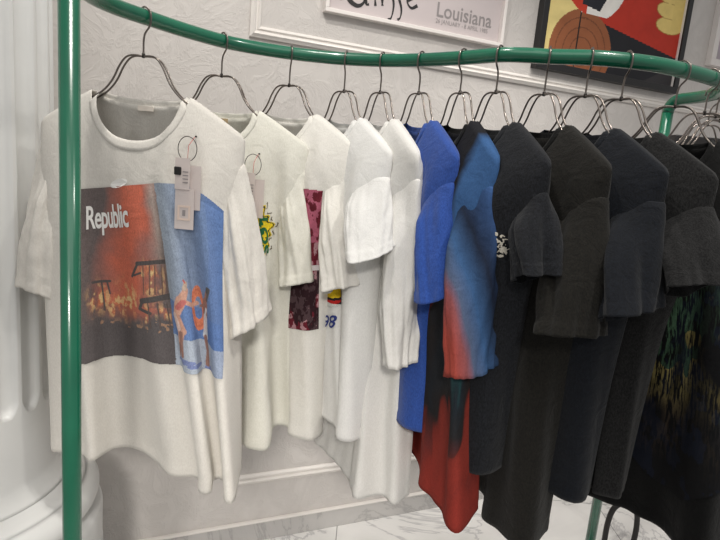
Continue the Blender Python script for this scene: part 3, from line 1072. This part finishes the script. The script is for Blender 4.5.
# -- shirt 10
t10 = Tee(JS[9], TH[9], -.635, [(-.23, 0), (-.1, -.05), (.0, -.02), (.091, -.05), (.132, -.055), (.167, -.034), (.17, .0), (.15, .03)], seed=10, exu=.5)
t10.root_obj('tee_shirt', 'midnight blue t-shirt with flared cuffs between the washed black and charcoal ones')
t10.build_body(ink_f); t10.build_collar(ink_f)
t10.build_sleeve(ink_f, True, (-.138, -.212), (-.010, -.196), .25, .036, dz=.035, nc=-.065, seed=19, top_n=.040)
t10.build_sleeve(ink_f, False, (-.06, -.26), (.04, -.26), .225, .04, seed=20)

# -- shirt 11
t11 = Tee(JS[10], TH[10], -.63, [(-.23, 0), (-.1, -.06), (0, -.03), (.085, -.055), (.105, -.022), (.121, -.04), (.150, -.016), (.158, .0), (.14, .03)], seed=11, exu=.42)
t11.root_obj('tee_shirt', 'heathered charcoal t-shirt with a broad sleeve reaching the right edge')
t11.build_body(char_f); t11.build_collar(char_f)
t11.build_sleeve(char_f, True, (-.138, -.150), (.022, -.150), .25, .04, dz=.04, nc=-.07, seed=21, top_n=.045)
t11.build_sleeve(char_f, False, (-.06, -.26), (.04, -.26), .225, .04, seed=22)

# -- shirt 12 with foliage print
t12 = Tee(JS[11], TH[11], -.72, [(-.25, 0), (-.1, -.05), (.03, -.04), (.093, -.059), (.134, -.065), (.185, -.119), (.23, -.12), (.26, -.03)], seed=12, exu=.7)
t12.root_obj('tee_shirt', 'black t-shirt with a dim foliage print, rightmost on the rail')
t12.build_body(char_d); t12.build_collar(char_d)
t12.build_sleeve(char_d, True, (-.10, -.22), (.03, -.2), .25, .04, dz=.03, nc=-.04, seed=23)
t12.build_sleeve(char_d, False, (-.06, -.26), (.04, -.26), .225, .04, seed=24)

TEES = [t1, t2, t3, t4, t5, t6, t7, t8, t9, t10, t11, t12]

# ------------------------------------------------------------------ hangers under the shirts
which = ['foremost off-white printed t-shirt', 'ivory t-shirt with the yellow badge', 'cream t-shirt with the dark red print', 'bright white t-shirt with the yellow logo',
         'long plain white t-shirt', 'cobalt blue t-shirt', 'blue and red tie-dye t-shirt', 'slate grey t-shirt with the white chest print', 'washed black t-shirt with wide olive sleeves',
         'midnight blue t-shirt', 'charcoal heather t-shirt', 'black foliage print t-shirt']
for J, th, w_ in zip(JS, TH, which):
    make_hanger(J, th, 'double steel wire hanger carrying the ' + w_)

# ------------------------------------------------------------------ prints on the shirts
def fire_beach(X, Y):
    cx = -6 + 455 * X; cy = -6 + 504 * (1 - Y)
    n1 = vnoise(X, Y, 5, 1, 4); n2 = vnoise(X, Y, 14, 2, 4); n3 = vnoise(X * .9, Y, 46, 3, 2)
    rgb = np.ones(X.shape + (3,)) * S(86, 72, 72)
    rgb = rgb * (.7 + .6 * n1)[..., None]
    # burning plume
    cen = 165 - .16 * (cy - 60) * (cy < 330); wid = 62 + .10 * cy
    pl_ = np.clip(1.25 - np.abs(cx - cen + (n1 - .5) * 90) / wid, 0, 1) * np.clip((430 - cy - 90 * n1) / 60, 0, 1)
    rgb = put(rgb, pl_ * (.75 + .5 * n2), S(222, 98, 58))
    rgb = put(rgb, np.clip(1 - np.abs(cx - 232 + (n1 - .5) * 30) / 30, 0, 1) * np.clip((240 - cy) / 120, 0, 1) * .8, S(206, 190, 180))
    fl = vnoise(X * 1.6, Y * .55, 26, 31, 4); ff = vnoise(X * 1.4, Y, 40, 32, 3)
    for (fx, fy, rx, ry) in ((90, 335, 16, 40), (52, 310, 20, 34), (205, 250, 26, 40), (222, 352, 22, 22), (130, 320, 26, 44), (180, 350, 24, 26)):
        g = np.exp(-(((cx - fx) / rx) ** 2 + ((cy - fy) / ry) ** 2))
        rgb = put(rgb, np.clip(g * 1.2, 0, .8) * np.clip((fl - .42) / .2, 0, 1), S(222, 120, 62))
        rgb = put(rgb, np.clip(g * 1.3, 0, .9) * np.clip((fl * .6 + ff * .4 - .53) / .08, 0, 1), S(244, 208, 140))
    dark = S(44, 36, 38)
    bot = np.clip((cy - (352 + 40 * n2 - 26 * np.exp(-((cx - 215) / 30) ** 2))) / 22, 0, 1)
    rgb = put(rgb, bot * (cx < 250), S(66, 58, 62))
    rgb = put(rgb, bot * (cx < 250) * (n3 > .62) * (cy < 400) * .7, S(190, 140, 100))

    def line(x0, y0, x1, y1, w, c):
        nonlocal rgb
        dd = seg_d(cx, cy, x0, y0, x1, y1)
        rgb = put(rgb, np.clip((w - dd) / 1.5 + .5, 0, 1), c)
    line(150, 243, 172, 208, 4, dark); line(172, 206, 250, 201, 6, dark); line(158, 240, 180, 232, 3, dark)
    for xx in (188, 203, 214, 229, 241): line(xx, 212, xx - 2, 292, 1.4, S(90, 50, 36))
    line(170, 332, 180, 312, 5, dark); line(178, 312, 250, 296, 8, dark); line(168, 335, 200, 345, 5, dark)
    line(40, 262, 78, 262, 4, dark); line(72, 262, 78, 300, 2, dark); line(60, 262, 66, 350, 2, dark)
    for xx in (196, 216, 236): line(xx, 318, xx + 6, 386, 2, S(70, 46, 40))
    # beach side
    sx_ = np.clip((cx - 250) / 190, 0, 1)
    sky = S(158, 172, 188) * (1 - sx_)[..., None] + S(66, 118, 184) * sx_[..., None]
    sky = sky * (1 - np.clip(cy / 420, 0, 1) * .12)[..., None]
    be = (cx > 250 + (n3 - .5) * 5)
    rgb = put(rgb, be * 1.0, (0, 0, 0)); rgb = rgb + sky * be[..., None]
    sea = be & (cy > 300 + (cx - 250) * .25) & (cy < 432)
    rgb = put(rgb, sea * .85, S(58, 112, 180))
    sand = be & (cy > 402 + (cx - 250) * .10)
    rgb = put(rgb, sand * 1.0, S(176, 188, 204))
    rgb = put(rgb, (be & (cx > 405)) * .3, S(52, 106, 180))
    for (ax, ay, rx, ry) in ((292, 470, 30, 8), (330, 480, 26, 6), (384, 494, 20, 9)):
        rgb = put(rgb, (((cx - ax) / rx) ** 2 + ((cy - ay) / ry) ** 2 < 1) * .9, S(104, 124, 186))
    skin = S(214, 158, 134); dskin = S(150, 100, 84); wht = S(222, 222, 222); org = S(226, 120, 72); hair = S(196, 170, 150)
    rr = np.hypot((cx - 350) / 22, (cy - 325) / 60)
    rgb = put(rgb, ((np.abs(rr - .8) < .26)) * 1.0, org)
    rgb = put(rgb, ((np.abs(rr - .86) < .05)) * .6, S(190, 84, 50))
    line(305, 276, 292, 300, 10, skin); line(292, 300, 276, 345, 12, skin); line(276, 345, 290, 385, 13, skin); line(290, 385, 284, 425, 10, skin)
    line(284, 425, 274, 458, 7, dskin); line(290, 390, 292, 455, 5, dskin); line(300, 306, 330, 318, 6, skin); line(330, 318, 345, 312, 6, skin)
    line(296, 306, 284, 322, 7, S(200, 96, 90)); line(270, 345, 282, 378, 9, S(226, 196, 186)); line(306, 258, 303, 268, 8, hair); line(300, 248, 304, 254, 3, S(200, 80, 70))
    line(398, 270, 384, 300, 8, dskin); line(384, 300, 378, 345, 13, dskin); line(378, 345, 372, 400, 12, wht); line(370, 405, 376, 440, 8, dskin); line(376, 440, 374, 484, 7, dskin)
    line(386, 305, 356, 318, 4, dskin); line(396, 290, 404, 262, 4, S(70, 60, 66)); line(402, 256, 400, 264, 7, S(50, 44, 48)); line(388, 318, 376, 340, 5, wht)
    rgb = rgb * (.93 + .14 * n3)[..., None]
    # wavy lower edge
    mask = cy < 492 + 4 * np.sin(cx / 40) + np.clip((cx - 240) / 200, 0, 1) * 10
    mask &= cy > -4 + np.clip((cx - 380) / 70, 0, 1) ** 2 * 20
    return np.clip(rgb * .80 + S(190, 184, 180) * .17, 0, 1), mask


def map1(x, y):
    ql = .135 + .045 * y; qr = .85 + .11 * y
    zt = -.098 + .032 * min(1, x / .6) - .034 * max(0, (x - .75) / .25) ** 1.5
    zb = -.482 + .03 * min(1, x / .6)
    return ql + (qr - ql) * x, zb + (zt - zb) * y


t1.print_map(map1, fire_beach, 290, 310, 'chest_print')
tt = text_on('lettering', 'Republic', .060, lambda x, y: t1.surf(.222 + x * 1.24, -.180 + x * .10 + y * 1.12, -1, .0036), M_inkwhite, t1.root, shear=.22, bold=.02, width=.96, spacing=.92, subdiv=2)


def hole_slit(t):
    V = []; F = []
    for i in range(17):
        a = pi * 2 * i / 16
        V.append(t.surf(.435 + .050 * cos(a), -.076 + .007 * cos(a) + .008 * sin(a), -1, .0030))
    F.append(tuple(range(16)))
    return mesh_obj('worn_hole', V[:16], F, M_inkwhite, t.root, False)  # white rip in the jersey, drawn as a flat ink-white ellipse


hole_slit(t1)


def badge(X, Y):
    x = (X - .5) * 1.0; y = (Y - .5) * 1.05
    r = np.hypot(x, y); a = np.arctan2(y, x)
    R_ = .38 + .035 * np.sin(a * 17) + .03 * np.sin(a * 7 + 1)
    rgb = np.ones(X.shape + (3,)) * S(226, 200, 44)
    edge = np.abs(r - R_ + .03) < .014
    rgb = put(rgb, edge * 1.0, S(70, 66, 40))
    rgb = put(rgb, (r < .24) * 1.0, S(30, 104, 62))
    rgb = put(rgb, ((np.abs(y - .04) < .018) | (np.abs(y + .09) < .016)) & (r < .24), S(226, 200, 44))
    rgb = put(rgb, ((np.abs(x - .10 - .3 * y) < .02)) & (r < .24), S(226, 200, 44))
    sq = (np.abs(r - R_ - .045) < .010) & (np.sin(a * 26) > 0)
    rgb = put(rgb, sq * 1.0, S(90, 80, 60))
    return rgb, (r < R_) | sq


t2.print_map(lambda x, y: (.52 + .37 * x, -.276 + .03 * x + .178 * y), badge, 110, 90, 'chest_print')
text_on('lettering', 'LOS', .05, lambda x, y: t2.surf(.765 + y * 1.5, -.135 - x * 1.0, -1, .0036), M_inkgreen, t2.root, bold=.03, subdiv=1)


def maroon(X, Y):
    n = vnoise(X, Y, 9, 5, 4); n2 = vnoise(X, Y, 24, 6, 3)
    rgb = S(96, 28, 40) * (.5 + n)[..., None]
    rgb = put(rgb, (n2 > .58) * .7, S(190, 150, 156))
    rgb = put(rgb, ((Y < .45) & (n < .52)) * .85, S(34, 26, 30))
    rgb = put(rgb, (X > .6) & (Y > .6) & (n2 > .42), S(168, 90, 110))
    rgb = put(rgb, (np.abs(Y - .43) < .02) * 1.0, S(206, 200, 200))
    return rgb, Y < 1 - .06 * X


t3.print_map(lambda x, y: (.45 + .42 * x, -.42 + .018 * x + .36 * y), maroon, 170, 170, 'chest_print')


def logo(X, Y):
    rgb = np.ones(X.shape + (3,)) * S(232, 196, 40)
    r = np.hypot((X - .5) / .5, (Y - .5) / .5)
    rgb = put(rgb, (Y < .42 - .15 * np.sin(X * 3)) * 1.0, S(190, 40, 38))
    rgb = put(rgb, (np.abs(Y - .42 + .15 * np.sin(X * 3)) < .04) * 1.0, S(40, 36, 40))
    rgb = put(rgb, (r > .86) * 1.0, S(40, 36, 44))
    rgb = put(rgb, (Y < .16) * 1.0, S(214, 214, 210))
    return rgb, r < 1


t4.print_map(lambda x, y: (.48 + .28 * x, -.345 + .078 * y), logo, 50, 40, 'chest_print')
text_on('lettering', 'R', .036, lambda x, y: t4.surf(.64 + x * 1.6, -.302 + y, -1, .0036), M_inkred, t4.root, bold=.03, subdiv=1)
text_on('lettering', 'the', .034, lambda x, y: t4.surf(.50 + x * 2.4, -.372 + y + x * .3, -1, .0036), M_inkblue, t4.root, shear=.3, bold=.012, subdiv=1)
text_on('lettering', '1998', .044, lambda x, y: t4.surf(.475 + x * 2.3, -.418 + y + x * .3, -1, .0036), M_inkblue, t4.root, shear=.3, bold=.012, subdiv=1)


def redbit(X, Y):
    n = vnoise(X, Y, 4, 8, 2)
    rgb = np.ones(X.shape + (3,)) * S(196, 40, 36)
    rgb = put(rgb, (n > .5) * 1.0, S(30, 28, 30))
    return rgb, np.hypot(X - .5, Y - .5) < .35 + .3 * n


t5.print_map(lambda x, y: (.60 + .11 * x, -.645 + .06 * y), redbit, 30, 30, 'hem_print')


def scribble(X, Y):
    n = vnoise(X, Y, 6, 11, 3)
    d = np.abs(n - .5)
    m_ = (d < .10) & (np.hypot((X - .5) / .5, (Y - .5) / .5) < 1)
    return np.ones(X.shape + (3,)) * S(196, 190, 178), m_


t8.print_map(lambda x, y: (.835 + .10 * x, -.150 + .048 * y), scribble, 60, 50, 'chest_print')


def foliage(X, Y):
    wob = vnoise(X, Y, 5, 21, 3) * .10
    n = vnoise(X + wob * .6, Y * .16, 110, 12, 3); n2 = vnoise(X - wob * .6 + .3, Y * .35 + X * .2, 90, 19, 3)
    c = vnoise(X, Y * .7, 5, 13, 2); h = vnoise(X, Y, 7, 14, 2)
    rgb = np.ones(X.shape + (3,)) * S(15, 15, 17)
    rgb = put(rgb, (vnoise(X, Y, 14, 17, 3) > .55) * .5, S(20, 28, 46))
    band = np.clip(1.2 - np.abs(X - (.50 - .12 * (1 - Y))) / .20, 0, 1) + np.clip(1 - np.abs(X - .85) / .14, 0, 1) * .7
    st = np.clip((n - .50) / .10, 0, 1) * .8 + np.clip((n2 - .56) / .10, 0, 1) * .6
    st = np.clip(st, 0, 1) * np.clip((c - .34) / .14, 0, 1) * np.clip(band, 0.1, 1) * np.clip((Y - .10) / .5, 0, 1)
    colr = S(186, 170, 104)[None, None] * np.ones(X.shape + (1,))
    colr = put(colr, (h > .56) * 1.0, S(78, 110, 84)); colr = put(colr, np.clip((.45 - Y) / .15, 0, 1) * .8, S(74, 52, 64))
    m_ = (st * .95)[..., None]
    return rgb * (1 - m_) + colr * m_, (Y > .03 + .05 * np.sin(X * 9))


t12.print_map(lambda x, y: (.36 + .60 * x, -.62 + .54 * y), foliage, 320, 200, 'foliage_print')

# ------------------------------------------------------------------ swing tags
def make_tag(t, q, z, label):
    P = t.surf(q, z, -1, .004)
    W = Matrix.Translation(t.root.location) @ Matrix.Rotation(t.th, 4, 'Z') @ P
    r = empty('swing_tag', W, label, 'price tag', 'frosted swing tags pinned to the necklines', rz=t.th)
    o = -.034
    # pin, cord loop and drop
    lathe('pin', [(.0005, -.002), (.0022, -.001), (.0022, .001), (.0005, .002)], M_knob, r, seg=10)
    tube('cord', [(.019 * sin(a) - .004, o + .008 * (1 - cos(a)) * .0 , -.026 + .024 * cos(a)) for a in np.linspace(0, 2 * pi, 37)[:-1]], .0008, M_knob, r, seg=6, closed=True)
    tube('thread', [(-.001, -.004, -.001), (-.002, o, -.02), (-.003, o - .001, -.055)], .0005, M_inkred, r, seg=5)
    for nm, x0, x1, z0, z1, y in (('front_card', -.026, .004, -.106, -.044, -.004), ('side_card', .002, .024, -.146, -.058, .004), ('lower_card', -.026, .013, -.186, -.104, 0)):
        m = MB(); m.box(x0, x1, o + y - .0006, o + y + .0006, z0, z1); m.build(nm, M_tagcard, r)
    m = MB()
    for (a, b_, c_, e) in ((-.020, .006, -.142, -.138), (-.020, .006, -.168, -.164), (-.020, -.016, -.164, -.142), (.002, .006, -.164, -.142)):
        m.box(a, b_, o - .0016, o - .0008, c_, e)
    m.build('square_emblem', M_tagpaper, r)
    m = MB(); m.box(-.010, -.004, o - .0016, o - .0008, -.159, -.147); m.build('emblem_mark', M_inkgrey, r)
    m = MB(); m.box(-.027, -.013, o - .009, o - .003, -.078, -.062); m.build('clip', M_black, r, bevel=.002)
    m = MB()
    for k in range(4): m.box(-.010, .001, o - .0056, o - .0048, -.072 - k * .007, -.070 - k * .007)
    m.build('printed_lines', M_inkgrey, r)
    return r


make_tag(t1, .80, .030, 'frosted swing tag cards looped to the neckline of the foremost shirt')
make_tag(t2, .765, .008, 'frosted swing tag above the yellow badge, half hidden by the foremost sleeve')

# ------------------------------------------------------------------ empty hangers crowded on the bend
for (x, y), th, lb in (((.735, 1.305), -24, 'empty double wire hanger, first on the bend of the rail'), ((.782, 1.342), -8, 'empty double wire hanger, second on the bend of the rail'),
                       ((.832, 1.405), 8, 'empty double wire hanger, third on the bend of the rail'), ((.858, 1.50), 20, 'empty double wire hanger, last before the back post')):
    make_hanger((x, y, .183), radians(th), lb)

# ------------------------------------------------------------------ dark display stand behind the rack
sx, sy = 1.17, 2.10
st = empty('display_stand', (sx, sy, 0), 'dark metal stand with an arched foot behind the right end of the rail', 'stand')
m = MB(); m.box(-.02, .02, -.02, .02, .20, 1.60); m.build('post', M_black, st, bevel=.003)
m = MB(); m.box(-.10, .06, -.05, .05, 1.60, 1.66); m.build('head_plate', M_black, st, bevel=.004)
tube('arched_foot', catmull([(-.06, 0, 0.011), (-.06, 0, .10), (-.045, 0, .17), (0, 0, .20), (.045, 0, .17), (.06, 0, .10), (.06, 0, .011)], 8), .011, M_black, st, seg=12)
